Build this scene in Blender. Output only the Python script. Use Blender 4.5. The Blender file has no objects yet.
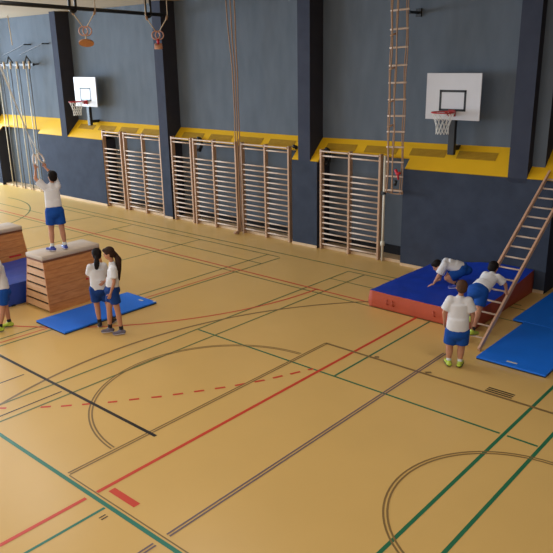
import bpy, bmesh, math, random
from mathutils import Vector, Matrix
random.seed(7)
scene = bpy.context.scene
COL = scene.collection
PI = math.pi

# ------------------------------------------------------------------ materials
def srgb(r, g, b):
    f = lambda c: c / 12.92 if c <= 0.04045 else ((c + 0.055) / 1.055) ** 2.4
    return (f(r / 255), f(g / 255), f(b / 255), 1)

def mat(name, rgb, rough=0.6, noise=0.0, scale=8.0, stretch=(1, 1, 1), metal=0.0, bump=0.0, spec=0.5, rgb2=None, bscale=None):
    m = bpy.data.materials.new(name); m.use_nodes = True
    nt = m.node_tree; b = nt.nodes['Principled BSDF']
    b.inputs['Roughness'].default_value = rough
    b.inputs['Metallic'].default_value = metal
    b.inputs['Specular IOR Level'].default_value = spec
    c = srgb(*rgb); b.inputs['Base Color'].default_value = c
    tc = nt.nodes.new('ShaderNodeTexCoord'); mp = nt.nodes.new('ShaderNodeMapping')
    mp.inputs['Scale'].default_value = stretch
    nt.links.new(tc.outputs['Object'], mp.inputs['Vector'])
    nz = nt.nodes.new('ShaderNodeTexNoise'); nz.inputs['Scale'].default_value = scale
    nz.inputs['Detail'].default_value = 5
    nt.links.new(mp.outputs[0], nz.inputs['Vector'])
    cr = nt.nodes.new('ShaderNodeValToRGB')
    c2 = srgb(*rgb2) if rgb2 else tuple(x * (1 - noise) for x in c[:3]) + (1,)
    cr.color_ramp.elements[0].position = 0.32; cr.color_ramp.elements[1].position = 0.68
    cr.color_ramp.elements[0].color = c2; cr.color_ramp.elements[1].color = c
    nt.links.new(nz.outputs['Fac'], cr.inputs['Fac'])
    nt.links.new(cr.outputs['Color'], b.inputs['Base Color'])
    if bump:
        n2 = nt.nodes.new('ShaderNodeTexNoise'); n2.inputs['Scale'].default_value = bscale or scale * 4
        nt.links.new(mp.outputs[0], n2.inputs['Vector'])
        bp = nt.nodes.new('ShaderNodeBump'); bp.inputs['Strength'].default_value = bump
        bp.inputs['Distance'].default_value = 0.01
        nt.links.new(n2.outputs['Fac'], bp.inputs['Height']); nt.links.new(bp.outputs[0], b.inputs['Normal'])
    return m

M = {}
M['floor'] = mat('floor_vinyl', (216, 177, 106), 0.31, 0.05, 0.9, bump=0.0, spec=0.45)
M['green'] = mat('line_green', (30, 108, 74), 0.4, 0.06, 3)
M['teal'] = mat('line_teal', (24, 118, 98), 0.4, 0.06, 3)
M['olive'] = mat('line_olive', (98, 112, 62), 0.4, 0.06, 3)
M['red'] = mat('line_red', (206, 62, 38), 0.4, 0.06, 3)
M['brown'] = mat('line_brown', (134, 106, 62), 0.4, 0.1, 3)
M['black'] = mat('line_black', (28, 22, 22), 0.4, 0.1, 3)
M['purple'] = mat('line_purple', (112, 94, 100), 0.4, 0.1, 3)
M['wallup'] = mat('wall_felt_grey', (99, 107, 117), 0.9, 0.0, 2.2, (1.6, 1.6, 0.5), bump=0.15, rgb2=(91, 99, 108), spec=0.15)
M['clad'] = mat('wall_felt_navy', (62, 68, 81), 0.92, 0.0, 3.0, bump=0.25, rgb2=(55, 61, 73), spec=0.12, bscale=40)
M['pillar'] = mat('pillar_felt', (64, 68, 81), 0.92, 0.0, 3.0, bump=0.2, rgb2=(59, 63, 76), spec=0.12, bscale=40)
M['pside'] = mat('pillar_side_dark', (58, 58, 66), 0.9, 0.1, 3.0, spec=0.1)  # darker felt copy: shade of the right-facing sides put into the colour
M['yellow'] = mat('ledge_yellow', (228, 176, 20), 0.5, 0.06, 2)
M['vent'] = mat('vent_ochre', (176, 134, 16), 0.6, 0.1, 8)
M['hole'] = mat('vent_dark', (148, 112, 14), 0.8, 0.1, 8)
M['base'] = mat('baseboard_wood', (206, 176, 138), 0.6, 0.12, 3)
M['ceil'] = mat('ceiling_paint', (164, 150, 128), 0.9, 0.05, 2)
M['dark'] = mat('dark_gap', (16, 16, 20), 0.9)  # near-black, stands in for shade in gaps and hollows
M['wood'] = mat('beech_wood', (188, 150, 118), 0.5, 0.15, 6, (1, 1, 8), bump=0.05)
M['rung'] = mat('rung_wood', (208, 184, 164), 0.6, 0.1, 6)
M['ladder'] = mat('ladder_wood', (214, 170, 140), 0.5, 0.12, 6)
M['box'] = mat('vault_plywood', (204, 140, 86), 0.5, 0.0, 5, (5, 0.9, 5), rgb2=(182, 116, 66), bump=0.03)
M['boxend'] = mat('vault_end_wood', (208, 162, 116), 0.5, 0.0, 5, (0.9, 5, 5), rgb2=(192, 144, 98))
M['pad'] = mat('vault_suede', (196, 180, 164), 0.8, 0.08, 6, bump=0.1)
M['padedge'] = mat('vault_pad_edge', (120, 74, 48), 0.7, 0.1, 6)
M['bluemat'] = mat('mat_blue', (18, 114, 230), 0.5, 0.06, 3, bump=0.15, spec=0.4)
M['matside'] = mat('mat_underside', (26, 34, 52), 0.7, 0.1, 5)
M['crashtop'] = mat('crash_blue', (16, 60, 180), 0.5, 0.15, 3, bump=0.7, bscale=5, spec=0.35)
M['crashred'] = mat('crash_red', (182, 78, 48), 0.6, 0.12, 4, bump=0.5, bscale=9)
M['landblue'] = mat('landing_blue', (26, 64, 156), 0.45, 0.12, 3, bump=0.5, bscale=6)
M['white'] = mat('white_paint', (204, 203, 207), 0.45, 0.03, 4)
M['cream'] = mat('cream_paint', (214, 206, 186), 0.5, 0.08, 6)
M['blackm'] = mat('black_metal', (20, 21, 25), 0.5, 0.1, 8)
M['rim'] = mat('rim_red', (178, 30, 36), 0.45, 0.05, 8)
M['net'] = mat('net_cord', (222, 220, 214), 0.8, 0.05, 30)
M['rope'] = mat('hemp_rope', (170, 134, 104), 0.9, 0.2, 40)
M['ropel'] = mat('light_rope', (206, 186, 160), 0.9, 0.15, 40)
M['ring'] = mat('ring_wood', (196, 142, 116), 0.5, 0.1, 10)
M['ringw'] = mat('ring_pale', (222, 208, 198), 0.5, 0.08, 10)
M['disc'] = mat('disc_wood', (176, 112, 62), 0.5, 0.2, 12)
M['redtag'] = mat('red_band', (190, 30, 44), 0.6, 0.1, 10)
M['tee'] = mat('white_cotton', (214, 212, 214), 0.9, 0.05, 9, bump=0.35, bscale=14, spec=0.2)
M['shorts'] = mat('blue_shorts', (20, 72, 152), 0.8, 0.12, 8, bump=0.3, bscale=14, spec=0.2)
M['shortsd'] = mat('dark_blue_shorts', (22, 58, 124), 0.8, 0.12, 8, bump=0.3, bscale=14, spec=0.2)
M['skin'] = mat('skin', (186, 132, 104), 0.6, 0.06, 8, spec=0.3)
M['hairb'] = mat('hair_black', (26, 20, 20), 0.7, 0.3, 30, bump=0.4, spec=0.15)
M['hairn'] = mat('hair_brown', (58, 38, 30), 0.7, 0.3, 30, bump=0.4, spec=0.15)
M['hairl'] = mat('hair_mid_brown', (84, 58, 44), 0.7, 0.3, 30, bump=0.4, spec=0.15)
M['eye'] = mat('eye_dark', (28, 22, 20), 0.3)
M['lip'] = mat('lip', (168, 92, 84), 0.5)
M['sock'] = mat('sock_white', (214, 218, 214), 0.9, 0.05, 20)
M['sockb'] = mat('sock_black', (24, 24, 30), 0.9, 0.05, 20)
M['shoeb'] = mat('shoe_blue', (44, 60, 150), 0.5, 0.1, 10)
M['shoey'] = mat('shoe_lime', (176, 196, 60), 0.5, 0.1, 10)
M['shoeg'] = mat('shoe_grey', (104, 98, 116), 0.6, 0.1, 10)
M['shoek'] = mat('shoe_black', (28, 26, 34), 0.6, 0.1, 10)
M['polegrey'] = mat('pole_grey', (96, 98, 104), 0.6, 0.1, 10)
M['sole'] = mat('sole_pale', (206, 198, 206), 0.6, 0.1, 10)
M['solek'] = mat('sole_black', (24, 24, 26), 0.6, 0.1, 10)

# ------------------------------------------------------------------ helpers
def link(name, me, parent=None, loc=None):
    o = bpy.data.objects.new(name, me); COL.objects.link(o)
    if parent is not None: o.parent = parent
    if loc is not None: o.location = loc
    return o

def obj(name, bm, mats, parent=None, smooth=False, loc=None):
    me = bpy.data.meshes.new(name)
    bmesh.ops.recalc_face_normals(bm, faces=bm.faces[:])
    bm.to_mesh(me); bm.free()
    if not isinstance(mats, (list, tuple)): mats = [mats]
    for m in mats: me.materials.append(m)
    if smooth:
        for p in me.polygons: p.use_smooth = True
    return link(name, me, parent, loc)

def thing(name, label, cat, loc=(0, 0, 0), rz=0.0, group=None):
    o = link(name, None, None, loc); o.rotation_euler = (0, 0, rz)
    o.empty_display_size = 0.1
    return tag(o, label, cat, group)

def tag(o, label, cat, group=None):
    o['label'] = label; o['category'] = cat
    if group: o['group'] = group
    return o

def struct(o):
    o['kind'] = 'structure'; return o

def box(bm, x0, x1, y0, y1, z0, z1, mi=0, bev=0.0):
    r = bmesh.ops.create_cube(bm, size=1)
    vs = r['verts']
    bmesh.ops.scale(bm, vec=(x1 - x0, y1 - y0, z1 - z0), verts=vs)
    bmesh.ops.translate(bm, vec=((x0 + x1) / 2, (y0 + y1) / 2, (z0 + z1) / 2), verts=vs)
    fs = {f for v in vs for f in v.link_faces}
    for f in fs: f.material_index = mi
    if bev:
        es = list({e for v in vs for e in v.link_edges})
        rr = bmesh.ops.bevel(bm, geom=es, offset=bev, segments=2, affect='EDGES', profile=0.6)
        for f in rr['faces']: f.material_index = mi

def hexa(bm, pts, mi=0):
    """8 corner solid: four bottom then four top, each counter-clockwise"""
    v = [bm.verts.new(p) for p in pts]
    for f in ((3, 2, 1, 0), (4, 5, 6, 7), (0, 1, 5, 4), (1, 2, 6, 5), (2, 3, 7, 6), (3, 0, 4, 7)):
        bm.faces.new([v[i] for i in f]).material_index = mi

def tube(bm, pts, r, n=8, mi=0, closed=False):
    pts = [Vector(p) for p in pts]; N = len(pts)
    rs = r if isinstance(r, (list, tuple)) else [r] * N
    rings = []; prev = None
    for i, p in enumerate(pts):
        if closed: t = pts[(i + 1) % N] - pts[i - 1]
        else: t = pts[min(i + 1, N - 1)] - pts[max(i - 1, 0)]
        t.normalize()
        if prev is None:
            a = Vector((0, 0, 1)) if abs(t.z) < 0.9 else Vector((1, 0, 0))
            x = t.cross(a).normalized()
        else: x = (prev - t * prev.dot(t)).normalized()
        prev = x; y = t.cross(x)
        rings.append([bm.verts.new(p + (x * math.cos(2 * PI * k / n) + y * math.sin(2 * PI * k / n)) * rs[i]) for k in range(n)])
    for i in range(N if closed else N - 1):
        a, b = rings[i], rings[(i + 1) % N]
        for k in range(n):
            bm.faces.new((a[k], a[(k + 1) % n], b[(k + 1) % n], b[k])).material_index = mi
    if not closed:
        bm.faces.new(rings[0][::-1]).material_index = mi; bm.faces.new(rings[-1]).material_index = mi

def circle_pts(c, r, ax, ay, n=24, a0=0, a1=2 * PI, closed=True):
    c = Vector(c); ax = Vector(ax); ay = Vector(ay)
    k = n if closed else n + 1
    return [c + ax * r * math.cos(a0 + (a1 - a0) * i / n) + ay * r * math.sin(a0 + (a1 - a0) * i / n) for i in range(k)]

def blob(bm, p1, p2, r1, r2, side=None, flat=1.0, caps=True, n=14, m=5):
    """tapered, possibly flattened, capsule (caps=True) or open-ended solid cone between two points"""
    p1 = Vector(p1); p2 = Vector(p2); z = p2 - p1; L = z.length
    if L < 1e-5: z = Vector((0, 0, 1)); L = 0
    z = z.normalized()
    s = Vector(side) if side is not None else (Vector((1, 0, 0)) if abs(z.x) < 0.9 else Vector((0, 1, 0)))
    x = (s - z * s.dot(z)).normalized(); y = z.cross(x)
    prof = []
    if caps:
        for i in range(m): a = -PI / 2 + (PI / 2) * i / m; prof.append((math.sin(a) * r1 * flat_z(flat), math.cos(a) * r1))
    prof.append((0, r1)); prof.append((L, r2))
    if caps:
        for i in range(1, m + 1): a = (PI / 2) * i / m; prof.append((L + math.sin(a) * r2 * flat_z(flat), math.cos(a) * r2))
    rings = []
    for h, r in prof:
        r = max(r, 1e-4)
        rings.append([bm.verts.new(p1 + z * h + x * r * math.cos(2 * PI * k / n) + y * r * flat * math.sin(2 * PI * k / n)) for k in range(n)])
    for a, b in zip(rings, rings[1:]):
        for k in range(n): bm.faces.new((a[k], a[(k + 1) % n], b[(k + 1) % n], b[k]))
    bm.faces.new(rings[0][::-1]); bm.faces.new(rings[-1])

def flat_z(f): return 0.5 + 0.5 * min(1, f)

def ell(bm, c, rx, ry, rz, M3=None, seg=18, ring=12):
    r = bmesh.ops.create_uvsphere(bm, u_segments=seg, v_segments=ring, radius=1)
    for v in r['verts']:
        p = Vector((v.co.x * rx, v.co.y * ry, v.co.z * rz))
        if M3 is not None: p = M3 @ p
        v.co = p + Vector(c)

def fuse(bm, voxel=0.012, smooth=6):
    """union of overlapping closed shapes into one smooth continuous surface"""
    me = bpy.data.meshes.new('tmp'); bmesh.ops.recalc_face_normals(bm, faces=bm.faces[:]); bm.to_mesh(me); bm.free()
    o = bpy.data.objects.new('tmp', me); COL.objects.link(o)
    r = o.modifiers.new('r', 'REMESH'); r.mode = 'VOXEL'; r.voxel_size = voxel
    if smooth:
        s = o.modifiers.new('s', 'SMOOTH'); s.iterations = smooth; s.factor = 0.5
    dg = bpy.context.evaluated_depsgraph_get(); dg.update()
    me2 = bpy.data.meshes.new_from_object(o.evaluated_get(dg))
    bpy.data.objects.remove(o); bpy.data.meshes.remove(me)
    b2 = bmesh.new(); b2.from_mesh(me2); bpy.data.meshes.remove(me2)
    return b2

def tree_copy(o, parent=None):
    c = o.copy(); COL.objects.link(c)
    if parent is not None: c.parent = parent
    for ch in [k for k in bpy.data.objects if k.parent == o]: tree_copy(ch, c)
    return c

# ------------------------------------------------------------------ the hall
YF, YB, ZC = 12.81, 13.31, 5.98      # front plane of pillars, recessed plane, ceiling
XL, XR, YR = -28.0, 7.0, -7.0

bm = bmesh.new()
box(bm, XL, XR, YR, YB + .1, -0.12, 0.0, 0)
MI = dict(green=1, teal=2, olive=3, red=4, brown=5, black=6, purple=7)
lay = [0]
def strip(p, q, w, col):
    z = 0.0012 + 0.0002 * MI[col]
    p = Vector(p); q = Vector(q); t = (q - p).normalized(); n = Vector((-t.y, t.x)) * w / 2
    f = bm.faces.new([bm.verts.new((a.x, a.y, z)) for a in (p - n, q - n, q + n, p + n)])
    f.material_index = MI[col]
def lx(y, x0, x1, w, col): strip((x0, y), (x1, y), w, col)
def ly(x, y0, y1, w, col): strip((x, y0), (x, y1), w, col)
def arc(cx, cy, r, a0, a1, w, col, n=60):
    z = 0.0012 + 0.0002 * MI[col]; a0 = math.radians(a0); a1 = math.radians(a1); pr = None
    for i in range(n + 1):
        a = a0 + (a1 - a0) * i / n
        v = [bm.verts.new((cx + math.cos(a) * (r + s * w / 2), cy + math.sin(a) * (r + s * w / 2), z)) for s in (-1, 1)]
        if pr: bm.faces.new((pr[0], v[0], v[1], pr[1])).material_index = MI[col]
        pr = v
# badminton court, green
lx(3.40, -14.0, -2.0, .05, 'teal'); ly(-2.845, 0.2, 12.1, .045, 'green'); ly(-2.385, 0.2, 12.1, .045, 'green')
for a, b in ((-8.31, -2.89), (-2.80, -2.42)): lx(7.36, a, b, .035, 'green')
ly(-5.41, 7.38, 11.7, .035, 'green'); ly(-5.40, 0.5, 3.36, .035, 'teal')
strip((-7.955, 3.45), (-7.84, 11.72), .035, 'olive'); strip((-8.40, 3.45), (-8.26, 11.72), .035, 'olive')
lx(11.73, -8.27, -4.0, .035, 'olive'); lx(11.08, -8.26, -4.0, .03, 'olive')
# next court to the left
strip((-10.62, 3.6), (-10.55, 11.68), .035, 'olive'); strip((-10.36, 3.6), (-10.13, 11.62), .04, 'olive')
strip((-10.50, 3.6), (-10.27, 10.3), .03, 'red')
lx(11.93, -20.0, -4.5, .04, 'olive'); lx(11.66, -19.2, -10.2, .035, 'olive'); lx(11.0, -15.75, -10.15, .035, 'olive')
ly(-15.68, 8.0, 11.58, .035, 'olive'); strip((-12.93, 9.0), (-12.9, 11.66), .035, 'olive'); strip((-17.75, 9.2), (-17.5, 11.62), .035, 'olive')
lx(10.88, -25.0, -19.18, .035, 'olive'); arc(-22.23, 7.55, 4.05, 20, 95, .04, 'olive')
# handball, red
ly(-5.69, 0.5, 3.33, .05, 'red'); ly(-5.69, 3.47, 10.3, .05, 'red')
lx(10.335, -25.0, -4.7, .045, 'red'); lx(10.17, -25.0, -4.7, .035, 'olive')
arc(-13.88, 10.49, 5.83, -100, -1.2, .04, 'red')
lx(3.60, -5.61, -5.17, .085, 'red')
for p, q in (((-8.34, 3.71), (-8.24, 3.8)), ((-7.9, 4.11), (-7.81, 4.21)), ((-7.71, 4.3), (-7.62, 4.41)), ((-7.53, 4.51), (-7.44, 4.62)), ((-7.31, 4.77), (-7.23, 4.87)), ((-7.14, 5.0), (-7.06, 5.11)), ((-6.96, 5.24), (-6.87, 5.35)), ((-6.79, 5.48), (-6.71, 5.6)),
             ((-6.63, 5.73), (-6.55, 5.85)), ((-6.47, 5.98), (-6.39, 6.11)), ((-6.32, 6.23), (-6.25, 6.37)), ((-6.18, 6.49), (-6.11, 6.63)), ((-6.06, 6.75), (-6.0, 6.9)), ((-5.95, 7.01), (-5.89, 7.17)), ((-5.84, 7.29), (-5.8, 7.37))):
    strip(p, q, .045, 'red')
# basketball / volleyball, brown double lines
for d in (-.021, .021):
    ly(-6.23 + d, 3.47, 8.26, .022, 'brown')
    arc(-6.20, 5.89, 1.78 + d, 93, 267, .022, 'brown')
    arc(-2.06, 5.84, 1.27 + d, 0, 360, .022, 'brown', 80)
    ly(-4.555 + d, 0.5, 3.33, .022, 'purple'); ly(-4.555 + d, 3.5, 9.1, .022, 'purple')
lx(8.26, -6.25, -2.0, .05, 'brown'); lx(3.455, -6.2, -2.0, .016, 'brown')
arc(-2.22, 5.79, 6.49, 130, 199, .045, 'brown')
lx(4.62, -14.0, -6.11, .05, 'black'); ly(-9.02, 3.6, 4.5, .025, 'black'); ly(-8.09, 3.4, 4.55, .025, 'black')
for k in range(3): lx(8.325 + .055 * k, -3.53, -3.15, .03, 'black')
strip((-5.33, 8.30), (-5.27, 8.34), .06, 'brown'); strip((-4.45, 8.30), (-4.38, 8.36), .06, 'brown')
ly(-5.30, 3.22, 3.30, .015, 'black'); ly(-5.26, 3.22, 3.30, .015, 'black')
fl = struct(obj('floor', bm, [M['floor'], M['green'], M['teal'], M['olive'], M['red'], M['brown'], M['black'], M['purple']]))

bm = bmesh.new(); box(bm, XL, XR, YR, YB + .1, ZC, ZC + .1); struct(obj('ceiling', bm, M['ceil']))

# back wall: recessed upper plane, pillars, padded lower cladding with niches, sloping yellow ledge
bm = bmesh.new(); box(bm, XL, XR, YB, YB + .1, 0, ZC)
wall = struct(obj('wall_back', bm, M['wallup']))
PR = [-25.56 + .01, -20.42, -15.30, -10.18, -4.96, .1]        # right edge of each pillar
PL = [-25.90, -20.74, -15.66, -10.54, -5.335, -.26]
for a, b in zip(PL, PR):
    bm = bmesh.new(); box(bm, a, b, YF, YB + .01, 2.095, ZC, 0)
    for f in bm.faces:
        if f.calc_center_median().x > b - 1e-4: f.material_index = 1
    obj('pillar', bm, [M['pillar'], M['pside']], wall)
NICHE = [(-25.2, -22.25), (-18.50, -15.66), (-15.30, -10.74), (-9.97, -7.63), (-4.43, -1.5)]
BAY = list(zip(PR, PL[1:]))
def zl(x): return 2.11 + max(0.0, min(x, 0) + 10.18) * .0158
prevx = XL
for (a, b) in NICHE + [(XR, XR)]:
    bm = bmesh.new()
    cuts = [prevx] + [c for c in PR[1:-1] if prevx < c < a] + [a]
    for c0, c1 in zip(cuts, cuts[1:]):
        hexa(bm, [(c0, YF, 0), (c1, YF, 0), (c1, YB + .01, 0), (c0, YB + .01, 0), (c0, YF, zl(c0) - .01), (c1, YF, zl(c1) - .01), (c1, YB + .01, zl(c1) - .01), (c0, YB + .01, zl(c0) - .01)])
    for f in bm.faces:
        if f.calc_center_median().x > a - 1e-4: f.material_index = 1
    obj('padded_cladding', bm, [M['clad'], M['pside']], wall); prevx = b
# niche plinths, dark strips put in as shade above them
bm = bmesh.new(); box(bm, -4.97, -4.71, YF + .2, YB + .01, 0, ZC, 0)
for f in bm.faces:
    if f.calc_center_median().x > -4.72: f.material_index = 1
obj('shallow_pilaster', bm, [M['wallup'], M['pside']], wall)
for a, b in NICHE[:-1]:
    bm = bmesh.new(); box(bm, a, b, YF + .12, YB, 0, .07); obj('plinth', bm, M['base'], wall)
    if a < -25: continue
    bm = bmesh.new(); box(bm, a, b, YB - .02, YB + .0, .07, .28); obj('shadow_gap', bm, M['dark'], wall)
bm = bmesh.new()
prevx = XL
for (a, b) in NICHE + [(XR, XR)]:
    box(bm, prevx, a, YF - .012, YF + .004, 0, .065); prevx = b
struct(obj('baseboard_back', bm, M['base']))

def ledge(x0, x1, n0, n1, s_notch, vents):
    def P(x, s, d=0): return Vector((x, YF + s, zl(x) + s)) + Vector((0, -d, d)) * .7071
    bm = bmesh.new()
    rects = []
    if n0 is None: rects = [(x0, x1, 0, .5)]
    else:
        rects.append((x0, x1, s_notch, .5))
        if n0 > x0 + .01: rects.append((x0, n0, 0, s_notch))
        if n1 < x1 - .01: rects.append((n1, x1, 0, s_notch))
    for a, b, s0, s1 in rects:
        hexa(bm, [P(a, s0, -.03), P(b, s0, -.03), P(b, s1, -.03), P(a, s1, -.03), P(a, s0), P(b, s0), P(b, s1), P(a, s1)])
    le = obj('sloping_ledge', bm, M['yellow'], wall)
    for vx in vents:
        bm = bmesh.new(); w = .84
        hexa(bm, [P(vx, .25, .001), P(vx + w, .25, .001), P(vx + w, .39, .001), P(vx, .39, .001), P(vx, .25, .004), P(vx + w, .25, .004), P(vx + w, .39, .004), P(vx, .39, .004)], 1)
        for k in range(6):
            s = .255 + .0235 * k
            hexa(bm, [P(vx, s, .004), P(vx + w, s, .004), P(vx + w, s + .012, .004), P(vx, s + .012, .004), P(vx, s, .009), P(vx + w, s, .009), P(vx + w, s + .012, .009), P(vx, s + .012, .009)], 0)
        obj('vent_grille', bm, [M['vent'], M['hole']], le)
ledge(-25.55, -20.74, -24.9, -22.25, .12, [])
ledge(-20.42, -15.66, -18.50, -15.66, .2, [-20.12, -19.03, -17.93, -16.83])
ledge(-15.30, -10.54, -15.30, -10.74, .2, [-15.02, -13.92, -12.83, -11.75])
ledge(-10.18, -5.335, -9.95, -7.6, .2, [-9.93, -8.83, -7.66, -6.56])
ledge(-4.96, -.26, -4.43, -1.5, .2, [-4.3, -3.2, -2.1])

# left end wall with a band of windows, unseen right end wall blocking light from that side
WZ0, WZ1 = 1.2, 5.2
bm = bmesh.new()
box(bm, XL - .3, XL, YR, YB, 0, WZ0); box(bm, XL - .3, XL, YR, YB, WZ1, ZC)
WY = [YR + 1.0 + i * 3.2 for i in range(6)]
edges = [YR] + [v for y in WY for v in (y, y + 2.7)] + [YB]
for i in range(0, len(edges), 2): box(bm, XL - .3, XL, edges[i], edges[i + 1], WZ0, WZ1)
struct(obj('wall_left', bm, M['clad']))
for i, y in enumerate(WY):
    bm = bmesh.new()
    for a, b, c, d in ((y, y + 2.7, WZ0, WZ0 + .06), (y, y + 2.7, WZ1 - .06, WZ1), (y, y + .06, WZ0, WZ1), (y + 2.64, y + 2.7, WZ0, WZ1), (y + 1.32, y + 1.38, WZ0, WZ1)):
        box(bm, XL - .1, XL - .04, a, b, c, d)
    struct(obj('window_%d' % (i + 1), bm, M['white']))
bm = bmesh.new(); box(bm, XR, XR + .1, YR, YB, 0, ZC); struct(obj('wall_right', bm, M['clad']))

# ------------------------------------------------------------------ wall bars
def wall_bars(xs, label, brk=()):
    x0, x1 = xs[0], xs[-1]
    t = thing('wall_bars', label, 'wall bars', ((x0 + x1) / 2, YF + .02, 0), 0, 'wall bars along the gym wall')
    cx = (x0 + x1) / 2
    for x in xs:
        bm = bmesh.new(); box(bm, x - cx - .025, x - cx + .025, 0, .12, 0, 2.40, 0, .006)
        obj('upright', bm, M['wood'], t)
    for a, b in zip(xs, xs[1:]):
        zs = [.13 + .1313 * k for k in range(14)] + [2.25]
        for z in zs:
            bm = bmesh.new(); tube(bm, [(a - cx + .02, .035, z), (b - cx - .02, .035, z)], .019, 8)
            obj('rung', bm, M['rung'], t, True)
        bm = bmesh.new(); box(bm, a - cx + .02, b - cx - .02, -.025, .02, 2.345, 2.378, 0, .008); obj('top_rail', bm, M['rung'], t)
    for x in brk:
        bm = bmesh.new()
        tube(bm, [(x - cx, .1, 2.08), (x - cx, .16, 2.05), (x - cx, .22, 2.15), (x - cx, .24, 2.3), (x - cx, .18, 2.38), (x - cx, .10, 2.40)], .045, 8)
        obj('black_bracket', bm, M['blackm'], t, True)['label'] = 'black curved bracket'
    return t
wall_bars([-18.50, -17.60], 'single wooden wall bars section left of a double one, nearest the left basketball hoop')
wall_bars([-17.42, -16.55, -15.72], 'double wooden wall bars section just left of the second pillar')
wall_bars([-15.21, -14.42], 'single wooden wall bars section just right of the second pillar')
wall_bars([-14.30, -13.53, -12.68], 'double wooden wall bars between a single section and the hanging climbing ropes', (-14.2,))
wall_bars([-12.47, -11.66, -10.88], 'double wooden wall bars between the hanging climbing ropes and the third pillar', (-10.78,))
wall_bars([-9.88, -9.07, -8.25], 'double wooden wall bars beside the rope ladder and white pole', (-9.80,))

# white metal pole beside the last wall bars
t = thing('metal_pole', 'white metal pole standing upright between wall bars and rope ladder', 'pole', (-8.13, YF + .05, 0))
bm = bmesh.new(); tube(bm, [(0, 0, 0), (0, 0, 2.38)], .028, 12); obj('pole', bm, M['cream'], t, True)
bm = bmesh.new(); tube(bm, [(0, 0, .36), (0, 0, .46)], .05, 12); obj('collar', bm, M['cream'], t, True)
bm = bmesh.new(); tube(bm, [(0, 0, 1.53), (0, 0, 1.59)], .042, 12); box(bm, -.06, .0, -.04, .02, 1.52, 1.60); obj('clamp', bm, M['blackm'], t)['label'] = 'black clamp'

# ------------------------------------------------------------------ basketball hoops
def hoop(cx, z0, label, x_off=0):
    Yb = 12.9
    t = thing('basketball_hoop', label, 'basketball hoop', (cx, Yb, 0), 0, None)
    bm = bmesh.new(); box(bm, -.59, .59, 0, .03, z0, z0 + .90, 0, .004); b = obj('backboard', bm, M['white'], t)
    bm = bmesh.new()
    a, c, u, v = -.29, .29, z0 + .17, z0 + .58
    for q in ((a, c, u, u + .045), (a, c, v - .045, v), (a, a + .045, u, v), (c - .045, c, u, v)): box(bm, q[0], q[1], -.004, .002, q[2], q[3])
    obj('target_rectangle', bm, M['blackm'], b)
    zr = z0 + .17
    bm = bmesh.new(); tube(bm, circle_pts((0, -.36, zr), .225, (1, 0, 0), (0, 1, 0), 32), .013, 8, closed=True)
    hexa(bm, [(-.07, -.02, zr - .10), (.07, -.02, zr - .10), (.07, 0, zr - .10), (-.07, 0, zr - .10), (-.07, -.02, zr + .03), (.07, -.02, zr + .03), (.07, 0, zr + .03), (-.07, 0, zr + .03)])
    for s in (-1, 1):
        hexa(bm, [(s * .07 - .01, -.02, zr - .1), (s * .07 + .01, -.02, zr - .1), (s * .07 + .01, 0, zr - .1), (s * .07 - .01, 0, zr - .1),
                  (s * .08 - .01, -.17, zr + .01), (s * .08 + .01, -.17, zr + .01), (s * .08 + .01, 0, zr + .01), (s * .08 - .01, 0, zr + .01)])
    box(bm, -.09, .09, -.17, 0, zr - .004, zr + .012)
    rim = obj('rim', bm, M['rim'], t)
    bm = bmesh.new(); n = 12; lev = [(0, .222), (-.09, .185), (-.18, .15), (-.27, .125), (-.36, .12), (-.42, .125)]
    for k in range(n):
        for sgn in (1, -1):
            pts = []
            for i, (dz, r) in enumerate(lev):
                a = 2 * PI * (k + sgn * i * .5) / n
                pts.append((math.cos(a) * r, -.36 + math.sin(a) * r, zr + dz))
            tube(bm, pts, .006, 4)
    obj('net', bm, M['net'], rim)
    bm = bmesh.new(); box(bm, -.07, .07, .03, .13, 2.50, z0 + .6, 0, .01); obj('post', bm, M['blackm'], t)
    for z in (z0 + .04, 2.62):
        bm = bmesh.new(); box(bm, -.04, .04, .12, YB - Yb, z - .045, z + .045, 0, .008); obj('wall_arm', bm, M['blackm'], t)
    return t
hoop(-6.63, 3.20, 'white basketball backboard and red hoop right of the rope ladder')
hoop(-19.28, 3.09, 'white basketball backboard and red hoop left of the wall bars, beside first dark pillar')

# ------------------------------------------------------------------ climbing ropes by the wall bars
for i, (x, xt, g) in enumerate(((-12.475, -12.66, 0), (-12.43, -12.54, 0), (-12.385, -12.42, 0))):
    bm = bmesh.new(); pts = []
    for k in range(17):
        f = k / 16; z = .07 + f * (ZC - .07)
        xx = x + (xt - x) * max(0, (z - 4.0) / 2) ** .9 + .008 * math.sin(k * 1.7 + i)
        pts.append((xx - .07, 12.72 + .03 * i, z))
    tube(bm, pts, .015, 8)
    o = obj('climbing_rope', bm, M['rope'], None, True, None)
    tag(o, ('brown climbing rope hanging between two wall bars, leftmost strand of three', 'brown climbing rope hanging between two wall bars, middle strand of three',
            'brown climbing rope hanging between two wall bars, rightmost strand of three')[i], 'rope', 'climbing ropes between the wall bars')
bm = bmesh.new()
tube(bm, circle_pts((-12.56, 12.66, .03), .06, (1, 0, 0), (0, 1, 0), 14), .022, 6, closed=True)
tube(bm, circle_pts((-12.54, 12.66, .065), .04, (1, 0, .2), (0, 1, 0), 14), .02, 6, closed=True)
tag(obj('rope_coil', bm, M['rope'], None, True), 'small coiled rope end lying on the floor below the climbing ropes', 'rope')

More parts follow.
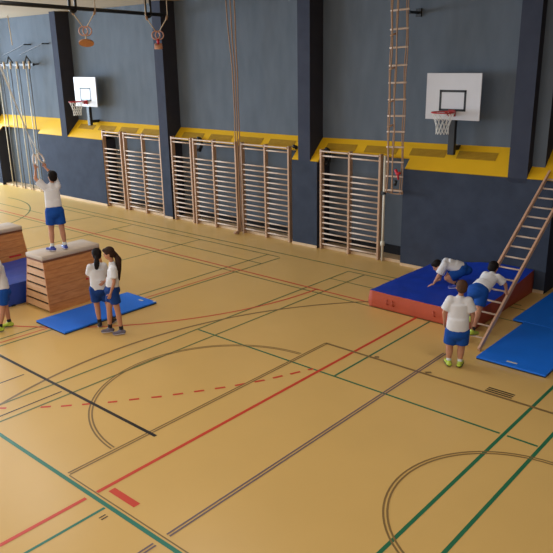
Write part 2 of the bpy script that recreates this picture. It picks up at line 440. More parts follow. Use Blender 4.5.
# ------------------------------------------------------------------ rope ladder (two bundled side by side)
t = thing('rope_ladder', 'rope ladder with wooden rungs hanging from the ceiling beside the wall bars', 'rope ladder', (-7.72, 12.60, 0))
for x, y, r in ((-.20, 0, .011), (.19, 0, .011), (-.14, -.05, .015), (-.09, .04, .014), (-.02, -.05, .012), (.13, .04, .012)):
    bm = bmesh.new(); zb = 1.64
    pts = [(x + .01 * math.sin(z * 5 + x * 20), y + .008 * math.sin(z * 3), z) for z in [zb + (ZC - zb) * k / 40 for k in range(41)]]
    tube(bm, pts, r, 6); obj('side_rope', bm, M['rope'], t, True)
for k in range(15):
    z = 1.69 + .298 * k + .0028 * k * k
    if z > ZC - .1: break
    bm = bmesh.new(); tube(bm, [(-.22, -.0, z), (-.21, 0, z), (.20, 0, z + .015), (.21, 0, z + .015)], [.012, .02, .02, .012], 8); obj('rung', bm, M['rung'], t, True)
for z in (3.05, 3.55, 4.2, 4.85):
    bm = bmesh.new(); tube(bm, circle_pts((-.13, -.03, z), .045, (1, 0, .3), (0, 1, .3), 12), .016, 6, closed=True); obj('knot', bm, M['rope'], t, True)
bm = bmesh.new(); tube(bm, circle_pts((0, 0, 1.64), .21, (1, 0, 0), (0, -.45, -.3), 12, PI, 2 * PI, False), .014, 6)
tube(bm, circle_pts((0, 0, 1.69), .21, (1, 0, 0), (0, .3, -.35), 12, 0, PI, False), .014, 6); obj('end_loop', bm, M['rope'], t, True)
bm = bmesh.new(); tube(bm, [(.04, -.03, 2.15), (.10, -.05, 2.06), (.16, -.04, 2.1)], .035, 8); tube(bm, [(.10, -.05, 2.1), (.13, -.05, 1.95)], .02, 6)
obj('red_band', bm, M['redtag'], t, True)['label'] = 'red band tied round the ropes'
bm = bmesh.new(); tube(bm, [(.03, -.02, 1.82), (.06, -.03, 1.92)], .035, 8); obj('hook', bm, M['blackm'], t, True)
# black wall bracket near its top
bm = bmesh.new(); box(bm, -.06, .06, 0, .04, -.08, .08); tube(bm, [(0, 0, 0), (0, -.36, 0)], .028, 8); tube(bm, [(0, -.34, 0), (0, -.38, 0)], .036, 8)
tag(obj('wall_bracket', bm, M['blackm'], None, False, (-7.70, YB - .04, 5.28)), 'short black bracket on the wall beside the top of the rope ladder', 'bracket')
bm = bmesh.new(); box(bm, -.06, .06, 0, .04, -.08, .08); tube(bm, [(0, 0, 0), (0, -.3, 0)], .04, 8)
tag(obj('wall_bracket', bm, M['blackm'], None, False, (-4.75, YB - .04, 4.72)), 'small black bracket on the wall right of the rightmost pillar', 'bracket')

# ------------------------------------------------------------------ climbing poles in the far left niche
poles = [(-24.60, 0), (-24.35, 0), (-23.95, 1), (-23.72, 1), (-23.34, 2), (-23.14, 2), (-22.66, 3), (-22.47, 3)]
wh = ['at the far left edge, outer of its pair', 'at the far left edge, inner of its pair', 'left of the second pair from the left', 'right of the second pair from the left',
      'left of the third pair from the left', 'right of the third pair from the left', 'left of the pair nearest the first pillar', 'right of the pair nearest the first pillar']
for i, (x, g) in enumerate(poles):
    bm = bmesh.new(); tube(bm, [(0, 0, 0), (0, 0, 4.34)], .018, 8)
    o = obj('climbing_pole', bm, M['cream'] if i % 2 == 0 else M['polegrey'], None, True, (x, 12.90 if x < -22.3 and x > -25.2 else 12.6, 0))  # grey ones stand in for the shadow line beside each pale pole
    tag(o, 'thin %s climbing pole %s' % ('pale' if i % 2 == 0 else 'grey', wh[i]), 'pole', 'climbing poles in the left niche')
t = thing('climbing_frame_header', 'dark beam with triangular brackets holding the climbing poles at far left', 'wall bracket', (-23.3, 12.90, 4.40))
bm = bmesh.new(); box(bm, -1.9, 1.15, -.04, .04, -.05, .03, 0, .006); obj('beam', bm, M['blackm'], t)
for x in (-1.3, -.75, -.3, .15, .6, .95):
    bm = bmesh.new(); tube(bm, [(x, -.05, -.15), (x, -.05, .10)], .035, 8); obj('pole_clamp', bm, M['ropel'], t, True)
for x in (-.45, .75):
    bm = bmesh.new()
    tube(bm, [(x - .2, 0, 0), (x, 0, .26), (x + .22, .0, .06)], .028, 6); tube(bm, [(x, 0, 0.0), (x + .0, YB - 12.90, 0.0)], .028, 6)
    obj('triangular_bracket', bm, M['blackm'], t)
for i, x in enumerate((-22.9, -21.75)):
    bm = bmesh.new(); tube(bm, [(0, 0, 0), (0, -.25, -.0), (-1.3, -.35, -.32)], .022, 6)
    tag(obj('support_arm', bm, M['blackm'], None, False, (x, YB, 5.05)), ('thin dark angled arm on the wall above the climbing poles, left one', 'thin dark angled arm on the wall above the climbing poles, right one')[i], 'bracket', 'angled arms above the climbing poles')
bm = bmesh.new(); tube(bm, [(-23.02, 12.66, ZC), (-23.0, 12.68, 5.03)], .017, 6)
tag(obj('cord', bm, M['ropel'], None, True), 'pale cord hanging from the ceiling above the climbing poles', 'rope')

# ------------------------------------------------------------------ overhead rail with pulled-up rings
A = Vector((-13.80, 6.9, 5.60)); B = Vector((-15.18, 12.80, 5.60))
t = thing('ceiling_rail', 'long black overhead rail crossing above the boys at the top left', 'rail', A)
bm = bmesh.new(); tube(bm, [(0, 0, 0), B - A], .045, 8); obj('rail', bm, M['blackm'], t, True)
for f in (.43, .88):
    p = (B - A) * f; bm = bmesh.new()
    for s in (-.0, .16): tube(bm, [(p.x, p.y + s, 0), (p.x, p.y + s, ZC - 5.6)], .032, 8)
    tube(bm, circle_pts((p.x, p.y + .08, 0), .08, (0, 1, 0), (0, 0, -1), 8, 0, PI, False), .035, 8)
    obj('hanger', bm, M['blackm'], t, True)

def ring_pair(loc, label, kind):
    """two wooden rings hooked together, straps spreading up to a clamp; local x runs across the straps"""
    t = thing('gymnastic_rings', label, 'gymnastic rings', loc, math.radians(50))
    for s in (-1, 1):
        bm = bmesh.new(); tube(bm, circle_pts((s * .045, 0, 0), .10, (1, 0, 0), (0, 0, 1), 28), .015, 8, closed=True); obj('ring', bm, M['ring'], t, True)
        top = ZC - loc[2]
        bm = bmesh.new(); tube(bm, [(s * .05, 0, .10), (s * .26, 0, .42), (s * .27, 0, .5), (s * .27, 0, top)], .014, 6); obj('strap', bm, M['ropel'], t, True)
        bm = bmesh.new(); tube(bm, [(s * .235, 0, .36), (s * .265, 0, .46)], .028, 8); obj('buckle', bm, M['rope'], t, True)
    bm = bmesh.new()
    if kind == 0:
        tube(bm, [(0, -.004, -.28), (0, .004, -.255)], .175, 24); bmesh.ops.rotate(bm, cent=(0, 0, -.265), matrix=Matrix.Rotation(-.14, 3, 'X'), verts=bm.verts[:]); o = obj('swing_disc', bm, M['disc'], t, False)
        bm = bmesh.new(); tube(bm, [(0, 0, -.26), (0, 0, -.09)], .02, 8); obj('swing_cord', bm, M['ropel'], t, True)
    else:
        tube(bm, [(-.10, 0, -.26), (-.09, 0, -.26), (0, 0, -.28), (.09, 0, -.26), (.10, 0, -.26)], [.04, .075, .06, .075, .04], 12); obj('wooden_grip', bm, M['ring'], t, True)
        bm = bmesh.new(); tube(bm, [(0, 0, -.22), (0, 0, -.09)], .035, 8); obj('red_clip', bm, M['redtag'], t, True)
    return t
ring_pair((-14.70, 10.0, 5.13), 'pulled-up wooden rings with a round wooden swing disc below, above the left backboard', 0)
ring_pair((-14.36, 11.9, 5.05), 'pulled-up wooden rings with a bulky wooden grip below, in front of second pillar', 1)

# ------------------------------------------------------------------ mats
def thin_mat(x0, x1, y0, y1, z0, label, th=.045):
    t = thing('gym_mat', label, 'mat', ((x0 + x1) / 2, (y0 + y1) / 2, z0)); w = (x1 - x0) / 2; l = (y1 - y0) / 2
    bm = bmesh.new(); box(bm, -w, w, -l, l, .016, th, 0, .008); obj('cover', bm, M['bluemat'], t)
    bm = bmesh.new(); box(bm, -w + .002, w - .002, -l + .002, l - .002, 0, .016); obj('underside', bm, M['matside'], t)
    return t, w, l
t, w, l = thin_mat(-10.82, -9.91, 5.76, 7.76, 0.002, 'thin blue gym mat on the floor beside the near vaulting box')
bm = bmesh.new(); box(bm, .10, .22, l - .16, l - .12, .045, .047); obj('small_label', bm, M['cream'], t)
bm = bmesh.new(); tube(bm, [(w - .03, l - .03, .02), (w - .03, l - .03, .05)], .03, 10); obj('corner_patch', bm, M['white'], t)
t, w, l = thin_mat(-4.09, -3.03, 9.21, 11.05, 0.002, 'thin blue gym mat by the foot of the wooden ladder, nearer of two')
bm = bmesh.new(); box(bm, -.10, .06, -l + .10, -l + .14, .045, .047); obj('small_label', bm, M['cream'], t)
t, w, l = thin_mat(-4.30, -3.26, 11.06, 13.06, 0.002, 'thin blue gym mat reaching the wall niche, farther of two by the ladder')
bm = bmesh.new(); box(bm, .28, .40, -l + .12, -l + .16, .045, .047); obj('small_label', bm, M['cream'], t)

def soft_slab(x0, x1, y0, y1, zf, nx=26, ny=30, seed=1, bulge=.012):
    """slab mesh: returns (top faces bm, side faces bm); zf gives the top height"""
    from mathutils import noise
    top = bmesh.new(); side = bmesh.new(); g = {}
    for i in range(nx + 1):
        for j in range(ny + 1):
            x = x0 + (x1 - x0) * i / nx; y = y0 + (y1 - y0) * j / ny
            z = zf(x, y) + .012 * noise.noise(Vector((x * 3 + seed, y * 3, 0))) + .006 * noise.noise(Vector((x * 9, y * 7, seed)))
            g[i, j] = (x, y, z)
    vt = {k: top.verts.new(p) for k, p in g.items()}
    for i in range(nx):
        for j in range(ny): top.faces.new((vt[i, j], vt[i + 1, j], vt[i + 1, j + 1], vt[i, j + 1]))
    rimk = [(i, 0) for i in range(nx)] + [(nx, j) for j in range(ny)] + [(i, ny) for i in range(nx, 0, -1)] + [(0, j) for j in range(ny, 0, -1)]
    cxm, cym = (x0 + x1) / 2, (y0 + y1) / 2; rows = []
    for f in (1, .8, .55, .3, .08, 0):
        row = []
        for k in rimk:
            x, y, z = g[k]; b = bulge * math.sin(PI * min(1, f + .05)) * (1 + .8 * noise.noise(Vector((x * 5, y * 5, f * 3))))
            nxn = (1 if k[0] == nx else -1 if k[0] == 0 else 0); nyn = (1 if k[1] == ny else -1 if k[1] == 0 else 0)
            row.append(side.verts.new((x + nxn * b, y + nyn * b, z * f)))
        rows.append(row)
    n = len(rimk)
    for a, b in zip(rows, rows[1:]):
        for k in range(n): side.faces.new((a[k], b[k], b[(k + 1) % n], a[(k + 1) % n]))
    side.faces.new(rows[-1])
    return top, side

def cz(x, y):
    f = max(0, (y - 10.2) / 2.55); r = (x + 6.68) / 2.05
    return .31 + f * f * (-.04 + .19 * min(1, max(0, r * 1.6)))
tp, sd = soft_slab(-6.68, -4.64, 10.18, 12.77, cz)
t = thing('crash_mat', 'thick crash mat with blue top and red sides under the crouching boy', 'mat', (0, 0, 0.002))
obj('blue_cover', tp, M['crashtop'], t, True); obj('red_side', sd, M['crashred'], t, True)
for x in (-6.30, -6.18, -5.35):
    bm = bmesh.new(); tube(bm, [(x, 10.17, .20), (x + .01, 10.135, .18), (x + .02, 10.13, .13), (x + .03, 10.165, .11)], .012, 6); obj('handle', bm, M['crashred'], t, True)
bm = bmesh.new(); box(bm, -4.86, -4.80, 11.45, 11.49, .352, .372); obj('small_label', bm, M['white'], t)

tp, sd = soft_slab(-13.62, -11.98, 5.30, 7.30, lambda x, y: .41 + .02 * math.sin(x * 2), 20, 24, 5, .02)
t = thing('landing_mat', 'thick dark blue landing mat on the floor between the two vaulting boxes', 'mat', (0, 0, 0.002))
obj('top_cover', tp, M['landblue'], t, True); obj('side_cover', sd, M['landblue'], t, True)
bm = bmesh.new(); box(bm, -11.975, -11.95, 5.92, 5.99, .0, .03); obj('foot_tab', bm, M['matside'], t)

# ------------------------------------------------------------------ vaulting boxes
def vault(loc, label):
    t = thing('vaulting_box', label, 'vaulting box', loc)
    W0, W1, L0, L1, HB = .43, .285, .665, .61, .93; n = 6
    def half(z): f = z / HB; return W0 + (W1 - W0) * f, L0 + (L1 - L0) * f
    for k in range(n):
        z0 = HB * k / n; z1 = HB * (k + 1) / n - .004
        w0, l0 = half(z0); w1, l1 = half(z1); th = .022
        bm = bmesh.new()
        for s in (-1, 1):   # long side boards
            q = [(s * w0, -l0, z0), (s * w0, l0, z0), (s * (w0 - th), l0, z0), (s * (w0 - th), -l0, z0), (s * w1, -l1, z1), (s * w1, l1, z1), (s * (w1 - th), l1, z1), (s * (w1 - th), -l1, z1)]
            hexa(bm, q, 0)
        zz = z0 + .034; we, le = half(zz)
        for s in (-1, 1):   # end boards stop short of the section's lower edge: finger slot
            hexa(bm, [(-we + .02, s * le, zz), (we - .02, s * le, zz), (we - .02, s * (le - th), zz), (-we + .02, s * (le - th), zz),
                      (-w1 + .02, s * l1, z1), (w1 - .02, s * l1, z1), (w1 - .02, s * (l1 - th), z1), (-w1 + .02, s * (l1 - th), z1)], 1)
            hexa(bm, [(-w0 + .03, s * (l0 - .05), z0), (w0 - .03, s * (l0 - .05), z0), (w0 - .03, s * (l0 - .07), z0), (-w0 + .03, s * (l0 - .07), z0),
                      (-w1 + .03, s * (l1 - .05), z1), (w1 - .03, s * (l1 - .05), z1), (w1 - .03, s * (l1 - .07), z1), (-w1 + .03, s * (l1 - .07), z1)], 2)  # dark board standing in for the shaded hollow behind the slot
        obj('box_section', bm, [M['box'], M['boxend'], M['dark']], t)
    for z, y0, y1 in ((.42, .20, .48), (.12, .38, .62)):
        f = z / HB; w = W0 + (W1 - W0) * f + .002; w2 = W0 + (W1 - W0) * (z + .035) / HB + .002
        bm = bmesh.new(); hexa(bm, [(w - .01, y0, z), (w, y0, z), (w, y1, z), (w - .01, y1, z), (w2 - .01, y0, z + .035), (w2, y0, z + .035), (w2, y1, z + .035), (w2 - .01, y1, z + .035)])
        obj('red_marking', bm, M['redtag'], t)
    bm = bmesh.new(); box(bm, -.29, .29, -.62, .62, HB, HB + .035, 0, .006); obj('pad_base', bm, M['padedge'], t)
    bm = bmesh.new(); box(bm, -.295, .295, -.625, .625, HB + .03, 1.05, 0, .03); obj('top_pad', bm, M['pad'], t, True)
    return t
vault((-11.48, 6.85, .0), 'near wooden vaulting box with a boy standing on its padded top')
vault((-14.14, 6.71, .0), 'far wooden vaulting box at the left edge behind the landing mat')

# ------------------------------------------------------------------ wooden ladder leaning to the wall
t = thing('wooden_ladder', 'long wooden ladder leaning from the floor up to the wall at right', 'ladder', (-4.39, 9.47, 0))
S = .66; Yt = 3.55
for s, nm in ((-1, 'rail'), (1, 'rail')):
    x = s * .21; bm = bmesh.new()
    n = Vector((0, -S, 1)).normalized() * .04
    a = Vector((x, 0.02, .03)); b = Vector((x, Yt - .05, (Yt - .05) * S + .02)); dx = Vector((.017, 0, 0))
    hexa(bm, [a - dx - n, a + dx - n, a + dx + n, a - dx + n, b - dx - n, b + dx - n, b + dx + n, b - dx + n])
    obj(nm, bm, M['ladder'], t)
k = 0
while True:
    z = .15 + .1375 * k; y = z / S
    if y > Yt - .1: break
    bm = bmesh.new(); tube(bm, [(-.215, y, z), (.215, y, z)], .016, 8); obj('rung', bm, M['rung'], t, True); k += 1

# ------------------------------------------------------------------ children
def rot_to(fwd, up=(0, 0, 1)):
    f = Vector(fwd).normalized(); u = Vector(up); r = f.cross(u).normalized(); u = r.cross(f)
    return Matrix((r, f, u)).transposed()

def hand(bm, wrist, direction, thumb_side, curl, size=1.0):
    """palm with four bent fingers and a thumb, rooted inside the wrist"""
    d = Vector(direction).normalized(); ts = Vector(thumb_side); ts = (ts - d * ts.dot(d)).normalized(); pn = d.cross(ts)
    w = Vector(wrist); s = size
    blob(bm, w, w + d * .055 * s, .019 * s, .027 * s, ts, .5, n=10, m=3)
    for i, ln in enumerate((.052, .058, .054, .042)):
        o = w + d * .06 * s + ts * (.021 - .014 * i) * s
        a = (o + (d * math.cos(curl) + pn * math.sin(curl)) * ln * .5 * s)
        b = (a + (d * math.cos(curl * 2.2) + pn * math.sin(curl * 2.2)) * ln * .5 * s)
        blob(bm, o - d * .012, a, .0075 * s, .007 * s, ts, n=7, m=2); blob(bm, a, b, .007 * s, .0055 * s, ts, n=7, m=2)
    o = w + d * .018 * s + ts * .02 * s
    a = o + (d * .6 + ts * .8) * .028 * s; b = a + (d * .9 + ts * .25 + pn * .3 * curl) * .024 * s
    blob(bm, o - ts * .01, a, .009 * s, .008 * s, n=7, m=2); blob(bm, a, b, .008 * s, .006 * s, n=7, m=2)

def kid(label, loc, rz, J, look, hair='hairb', pony=None, tee_hem=0.06, shoe=('shoeb', 'sole'), sock='sock', build=1.0, toe=None, sleeve=.72, shorts='shorts', curl=.5, leg_cover=.72, root_rot=None):
    t = thing('person', label, 'person', loc, rz, 'children in white shirts and blue shorts')
    V = {k: Vector(v) for k, v in J.items()}
    bd = build
    hipax = (V['hip_r'] - V['hip_l']).normalized(); pel = (V['hip_r'] + V['hip_l']) / 2
    shax = (V['sh_r'] - V['sh_l']).normalized(); shc = (V['sh_r'] + V['sh_l']) / 2
    up = (shc - pel).normalized(); sw = (V['sh_r'] - V['sh_l']).length / 2
    Hd = V['head']; Rm = rot_to(look, J.get('headup', (0, 0, 1)))
    R = lambda x, y, z: Hd + Rm @ Vector((x, y, z))
    # body
    bm = bmesh.new()
    blob(bm, pel - up * .01, pel + up * .06, .115 * bd, .10 * bd, hipax, .8)
    mid = pel.lerp(shc, .45)
    blob(bm, pel, mid, .10 * bd, .095 * bd, hipax, .75); blob(bm, mid, shc - up * .10, .098 * bd, .098 * bd, shax, .66)
    blob(bm, V['sh_l'].lerp(V['sh_r'], .08), V['sh_r'].lerp(V['sh_l'], .08), .043, .043)
    neck_b = shc - up * .01
    blob(bm, neck_b, R(0, -.012, -.06), .042, .038)
    ell(bm, Hd + Rm @ Vector((0, -.012, .022)), .073, .090, .082, Rm); ell(bm, R(0, .012, -.03), .056, .066, .078, Rm)
    ell(bm, R(0, .086, -.012), .010, .014, .017, Rm)          # nose
    for s in (-1, 1): ell(bm, R(s * .074, -.008, -.01), .010, .018, .027, Rm)
    for side in 'lr':
        blob(bm, V['sh_' + side], V['el_' + side], .037 * bd, .030 * bd); blob(bm, V['el_' + side], V['wr_' + side], .030 * bd, .020)
        blob(bm, V['hip_' + side], V['knee_' + side], .072 * bd, .047 * bd); blob(bm, V['knee_' + side], V['knee_' + side].lerp(V['ank_' + side], .35), .045 * bd, .047 * bd)
        blob(bm, V['knee_' + side].lerp(V['ank_' + side], .35), V['ank_' + side], .047 * bd, .029)
    bm = fuse(bm, .0125, 5)
    for side in 'lr':
        fw = (V['wr_' + side] - V['el_' + side]).normalized(); hd = V.get('hd_' + side, fw)
        th = V.get('th_' + side, Vector(look)); hand(bm, V['wr_' + side] - fw * .01, hd, th, curl if side + 'c' not in J else J[side + 'c'])
    obj('body', bm, M['skin'], t, True)
    # face details
    for s in (-1, 1):
        bm = bmesh.new(); ell(bm, R(s * .028, .071, .012), .011, .007, .007, Rm, 10, 8); obj('eye', bm, M['eye'], t, True)
    bm = bmesh.new(); ell(bm, R(0, .074, -.052), .020, .006, .006, Rm, 10, 8); obj('mouth', bm, M['lip'], t, True)
    # hair
    bm = bmesh.new()
    ell(bm, R(0, -.022, .034), .085, .092, .084, Rm); ell(bm, R(0, -.045, -.012), .077, .066, .072, Rm)
    ell(bm, R(0, .045, .078), .055, .038, .028, Rm)
    if pony:
        pts = [Vector(p[0]) for p in pony]; rr = [p[1] for p in pony]
        blob(bm, R(0, -.07, .02), pts[0], .035, rr[0])
        for a, b, r1, r2 in zip(pts, pts[1:], rr, rr[1:]): blob(bm, a, b, r1, r2)
    bm = fuse(bm, .011, 4); obj('hair', bm, M[hair], t, True)
    if pony:
        bm = bmesh.new(); p = Vector(pony[0][0]).lerp(R(0, -.07, .02), .25); ell(bm, p, .03, .03, .014); obj('hair_tie', bm, M['shoek'], t, True)
    # T-shirt
    bm = bmesh.new(); hem = pel + up * (.06 - tee_hem)
    rt = .135 * bd
    blob(bm, hem, mid, rt * 1.03, rt * .98, hipax, .78, caps=False, n=22); blob(bm, mid - up * .01, shc - up * .045, rt * .98, max(sw * .93, rt * .92), shax, .68, caps=False, n=22)
    blob(bm, shc - up * .06, shc - up * .035, max(sw * .93, rt * .92), sw * .86, shax, .68, n=22)
    blob(bm, V['sh_l'], V['sh_r'], .056, .056, None)
    blob(bm, shc - up * .10, shc - up * .005, sw * .72, .075, shax, .85); blob(bm, shc - up * .02, shc.lerp(R(0, -.012, -.06), .32), .068, .058)
    for side in 'lr':
        e = V['sh_' + side].lerp(V['el_' + side], sleeve)
        blob(bm, V['sh_' + side], e, .057 * bd, .066 * bd, caps=False, n=16); ell(bm, V['sh_' + side], .057 * bd, .057 * bd, .057 * bd)
    bm = fuse(bm, .0125, 5); obj('t_shirt', bm, M['tee'], t, True)
    # shorts
    bm = bmesh.new()
    blob(bm, pel - up * .05, pel + up * .10, .138 * bd, .122 * bd, hipax, .82, caps=False, n=22); ell(bm, pel - up * .04, .13 * bd, .11 * bd, .10)
    for side in 'lr':
        e = V['hip_' + side].lerp(V['knee_' + side], leg_cover); blob(bm, V['hip_' + side] , e, .088 * bd, .086 * bd, caps=False, n=18)
        ell(bm, V['hip_' + side], .09 * bd, .09 * bd, .09 * bd)
    bm = fuse(bm, .0125, 4); obj('shorts', bm, M[shorts], t, True)
    # shoes
    for side in 'lr':
        td = Vector(toe['toe_' + side] if toe else look); td.z = td.z if toe else 0; td.normalize(); a = V['ank_' + side]; sd = Vector((-td.y, td.x, 0))
        dn = td.cross(sd).normalized(); dn = -dn if dn.z > 0 else dn
        heel = a + dn * .045 - td * .035; tip = a + dn * .052 + td * .125
        bm = bmesh.new(); blob(bm, heel, tip, .040, .033, sd, .85); blob(bm, a + dn * .0, heel + td * .05, .038, .040, sd, 1); blob(bm, a + dn * .02 + td * .02, tip - td * .04, .036, .03, sd, .8)
        bm = fuse(bm, .009, 3); sh = obj('shoe', bm, M[shoe[0]], t, True)
        bm = bmesh.new(); blob(bm, heel + dn * .022, tip + dn * .016, .040, .036, sd, .28, n=16, m=4); obj('sole', bm, M[shoe[1]], sh, True)
        bm = bmesh.new(); k = V['knee_' + side]; blob(bm, a + dn * .01, a.lerp(k, .16), .036, .036, caps=True); obj('sock', bm, M[sock], t, True)
    return t

# boy on the vaulting box, arms up to the rings
RB = (-11.45, 6.50, 1.052); RA = 1.054
kid('boy standing on the near vaulting box reaching up to hanging rings', RB, RA,
    dict(hip_l=(.135, 0, .75), hip_r=(.285, 0, .75), knee_l=(.115, .02, .41), knee_r=(.305, .01, .41), ank_l=(.10, -.02, .09), ank_r=(.33, .04, .09),
         sh_l=(.085, .04, 1.20), sh_r=(.315, .05, 1.20), el_l=(-.055, .10, 1.36), wr_l=(-.03, .18, 1.53), el_r=(.235, .20, 1.42), wr_r=(.135, .27, 1.53),
         head=(.235, .05, 1.385), hd_l=(.0, .05, 1), hd_r=(-.1, .1, 1), th_l=(1, .3, 0), th_r=(-1, .3, 0)),
    (-.45, .9, .12), 'hairb', toe=dict(toe_l=(-.75, .65, 0), toe_r=(-.3, .9, 0)), shoe=('shoeb', 'sole'), curl=.9, tee_hem=-.02, build=1.1)
# the rings he holds, pulled towards the box
t = thing('gymnastic_rings', 'pale hanging rings on slanting ropes held by the boy on the vaulting box', 'gymnastic rings', RB, RA)
for c, tilt, top in (((-.03, .20, 1.695), 0, (-.86, .26, 4.92)), ((.085, .30, 1.70), .5, (-.82, .3, 4.92))):
    c = Vector(c); ax = Vector((.28 + tilt * .4, .9, -tilt * .3)).normalized(); az = Vector((-tilt, 0, 1)); az = (az - ax * az.dot(ax)).normalized()
    bm = bmesh.new(); tube(bm, circle_pts(c, .092, ax, az, 28), .015, 8, closed=True); obj('ring', bm, M['ringw'], t, True)
    p = c + az * .092; mid = Vector((-.085, c.y, 2.14))
    bm = bmesh.new(); tube(bm, [p, mid], .009, 6); tube(bm, [mid, top], .009, 6); obj('rope', bm, M['net'], t, True)

# two girls by the mat
kid('girl with long dark ponytail seen from behind, facing the near vaulting box', (-9.705, 6.435, 0.002), .982,
    dict(hip_l=(-.115, 0, .70), hip_r=(.035, 0, .70), knee_l=(-.10, .01, .40), knee_r=(.085, .04, .40), ank_l=(-.085, -.01, .09), ank_r=(.12, .07, .09),
         sh_l=(-.150, .01, 1.095), sh_r=(.075, .02, 1.095), el_l=(-.185, .09, .90), wr_l=(-.09, .22, .96), el_r=(.10, .10, .90), wr_r=(.03, .22, .96), head=(-.025, .02, 1.305), hd_l=(.6, .5, .3), hd_r=(-.6, .5, .3), th_l=(0, 0, 1), th_r=(0, 0, 1)),
    (-.15, 1, -.1), 'hairb', pony=[((-.03, -.09, 1.26), .036), ((-.035, -.13, 1.19), .052), ((-.045, -.13, 1.11), .036)], toe=dict(toe_l=(.05, 1, 0), toe_r=(.5, .9, 0)), shoe=('shoek', 'sole'), sock='sockb', build=1.06, tee_hem=.08, shorts='shortsd', leg_cover=.75)
kid('girl with brown ponytail in profile facing left, nearer of the two girls', (-9.25, 6.31, 0.002), .972,
    dict(hip_l=(.03, -.045, .83), hip_r=(.03, .085, .83), knee_l=(.08, -.04, .45), knee_r=(-.05, .10, .45), ank_l=(.115, -.03, .09), ank_r=(-.07, .12, .09),
         sh_l=(.075, -.095, 1.185), sh_r=(.065, .135, 1.195), el_l=(.065, -.13, .97), wr_l=(-.01, -.12, .77), el_r=(.02, .19, .98), wr_r=(-.09, .17, .90), head=(.02, .02, 1.42), th_l=(-1, 0, 0), th_r=(0, 0, 1)),
    (-1, .15, -.28), 'hairn', pony=[((.13, .02, 1.40), .034), ((.165, .01, 1.31), .056), ((.165, 0, 1.16), .042), ((.15, -.01, .97), .020)], toe=dict(toe_l=(-1, -.1, 0), toe_r=(-1, -.05, 0)), shoe=('shoeg', 'sole'), sock='sockb', build=1.04, tee_hem=.03, shorts='shortsd', leg_cover=.68, curl=.25)
# boy cut by the left edge
kid('boy cut off by the left edge, in lime shoes beside the landing mat', (-10.99, 5.24, 0.002), 1.126,
    dict(hip_l=(.07, -.07, .70), hip_r=(.07, .08, .70), knee_l=(.02, -.08, .38), knee_r=(.075, .08, .39), ank_l=(-.06, -.12, .09), ank_r=(.10, .06, .09),
         sh_l=(.05, -.11, 1.17), sh_r=(.05, .12, 1.17), el_l=(-.03, -.17, .97), wr_l=(-.17, -.14, .97), el_r=(.0, .18, .97), wr_r=(-.13, .16, .92), head=(-.08, .0, 1.37)),
    (-1, .2, -.1), 'hairb', toe=dict(toe_l=(-1, -.1, 0), toe_r=(-1, .1, 0)), shoe=('shoey', 'solek'), sock='sockb', build=1.05, tee_hem=.03)
# boy standing with his back to us
kid('stocky boy standing with his back turned in front of the crash mat, arms hanging', (-4.22, 8.76, 0.002), .45,
    dict(hip_l=(-.065, 0, .56), hip_r=(.085, 0, .56), knee_l=(-.085, .01, .32), knee_r=(.08, .01, .32), ank_l=(-.085, 0, .09), ank_r=(.075, 0, .09),
         sh_l=(-.115, .01, 1.04), sh_r=(.135, .01, 1.04), el_l=(-.19, .01, .84), wr_l=(-.185, .03, .69), el_r=(.21, .02, .84), wr_r=(.205, .05, .67), head=(.03, .03, 1.235), th_l=(.3, 1, 0), th_r=(-.3, 1, 0)),
    (-.1, 1, -.12), 'hairl', toe=dict(toe_l=(-.35, 1, 0), toe_r=(.25, 1, 0)), shoe=('shoey', 'solek'), sock='sock', build=1.2, tee_hem=.03, sleeve=.78, leg_cover=.80, curl=.3)
# boy crouching on the crash mat
kid('boy crouching on hands and feet on the crash mat, facing left', (-5.59, 11.12, .325), .465,
    dict(hip_l=(.225, .06, .34), hip_r=(.225, .21, .34), knee_l=(-.02, .0, .20), knee_r=(.01, .26, .19), ank_l=(.15, .02, .085), ank_r=(.16, .27, .10),
         sh_l=(-.08, .0, .45), sh_r=(-.06, .22, .45), el_l=(-.19, -.04, .21), wr_l=(-.265, -.06, .075), el_r=(-.14, .27, .20), wr_r=(-.15, .26, .065), head=(-.215, .07, .395),
         hd_l=(-1, 0, -.45), hd_r=(-1, 0, -.45), th_l=(0, .9, 0), th_r=(0, -.9, 0), headup=(-.45, 0, .9)),
    (-.75, -.25, -.65), 'hairb', toe=dict(toe_l=(-1, -.1, -.05), toe_r=(-1, .1, -.05)), shoe=('shoeb', 'sole'), sock='sockb', build=1.26, tee_hem=.07, leg_cover=.8, curl=.15)
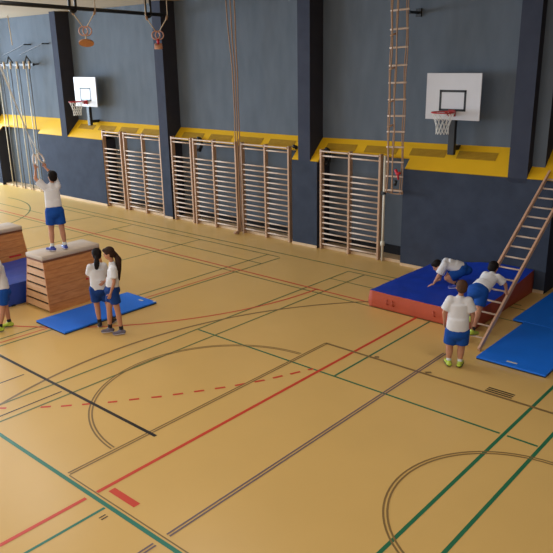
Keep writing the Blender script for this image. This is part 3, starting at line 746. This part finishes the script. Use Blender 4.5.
# boy climbing the ladder
kid('boy bending forward and climbing the leaning ladder on all fours', (-4.39, 9.62, .002), 0,
    dict(hip_l=(-.13, .27, .84), hip_r=(.02, .27, .84), knee_l=(-.15, .32, .55), knee_r=(.02, .17, .53), ank_l=(-.12, .23, .385), ank_r=(.0, .05, .245),
         sh_l=(-.12, .66, 1.00), sh_r=(.10, .64, 1.00), el_l=(-.2, .78, .88), wr_l=(-.20, .85, .70), el_r=(.20, .72, .88), wr_r=(.205, .78, .74), head=(-.05, .78, 1.10),
         hd_l=(0, .3, -.8), hd_r=(0, .3, -.8), th_l=(1, .2, 0), th_r=(-1, .2, 0), headup=(0, -.5, 1)),
    (.05, 1, -.55), 'hairb', toe=dict(toe_l=(-.1, 1, -.1), toe_r=(.25, 1, -.15)), shoe=('shoey', 'solek'), sock='sockb', build=1.12, tee_hem=.0, leg_cover=.70, curl=1.0)

# ------------------------------------------------------------------ light
def area(name, loc, rot, sx, sy, power, col):
    L = bpy.data.lights.new(name, 'AREA'); L.shape = 'RECTANGLE'; L.size = sx; L.size_y = sy; L.energy = power; L.color = col
    o = bpy.data.objects.new(name, L); COL.objects.link(o); o.location = loc; o.rotation_euler = rot; return o
# daylight entering through each left window
for i, y in enumerate(WY):
    area('window_daylight', (XL - .32, y + 1.35, (WZ0 + WZ1) / 2), (0, -PI / 2, 0), WZ1 - WZ0, 2.7, 660, (.66, .82, 1.0))
# unseen soft fill lights added in rows under the ceiling
for x in (-20, -14, -8, -2):
    for y in (-3, 2, 7):
        area('ceiling_luminaire', (x, y, ZC - .03), (0, 0, 0), 2.4, .5, 55, (1.0, .96, .90))

w = bpy.data.worlds.new('World'); scene.world = w; w.use_nodes = True
w.node_tree.nodes['Background'].inputs[0].default_value = (.90, .95, 1.0, 1)
w.node_tree.nodes['Background'].inputs[1].default_value = 1.25

# ------------------------------------------------------------------ camera
cam = bpy.data.cameras.new('Camera'); co = bpy.data.objects.new('Camera', cam); COL.objects.link(co)
Rr = Vector((0.75332028, 0.65744212, -0.01668542)); Rd = Vector((0.18593279, -0.23724723, -0.95348977)); Rf = Vector((-0.63082291, 0.71518082, -0.3009632))
Mx = Matrix((Rr, -Rd, -Rf)).transposed().to_4x4(); Mx.translation = Vector((0, 0, 4.41)); co.matrix_world = Mx
cam.sensor_fit = 'HORIZONTAL'; cam.sensor_width = 36; cam.lens = 686.955 / 553 * 36; cam.clip_start = .05; cam.clip_end = 200
scene.camera = co
scene.view_settings.view_transform = 'Standard'; scene.view_settings.look = 'None'
scene.view_settings.gamma = 1; scene.view_settings.use_curve_mapping = False; scene.view_settings.exposure = 0.25
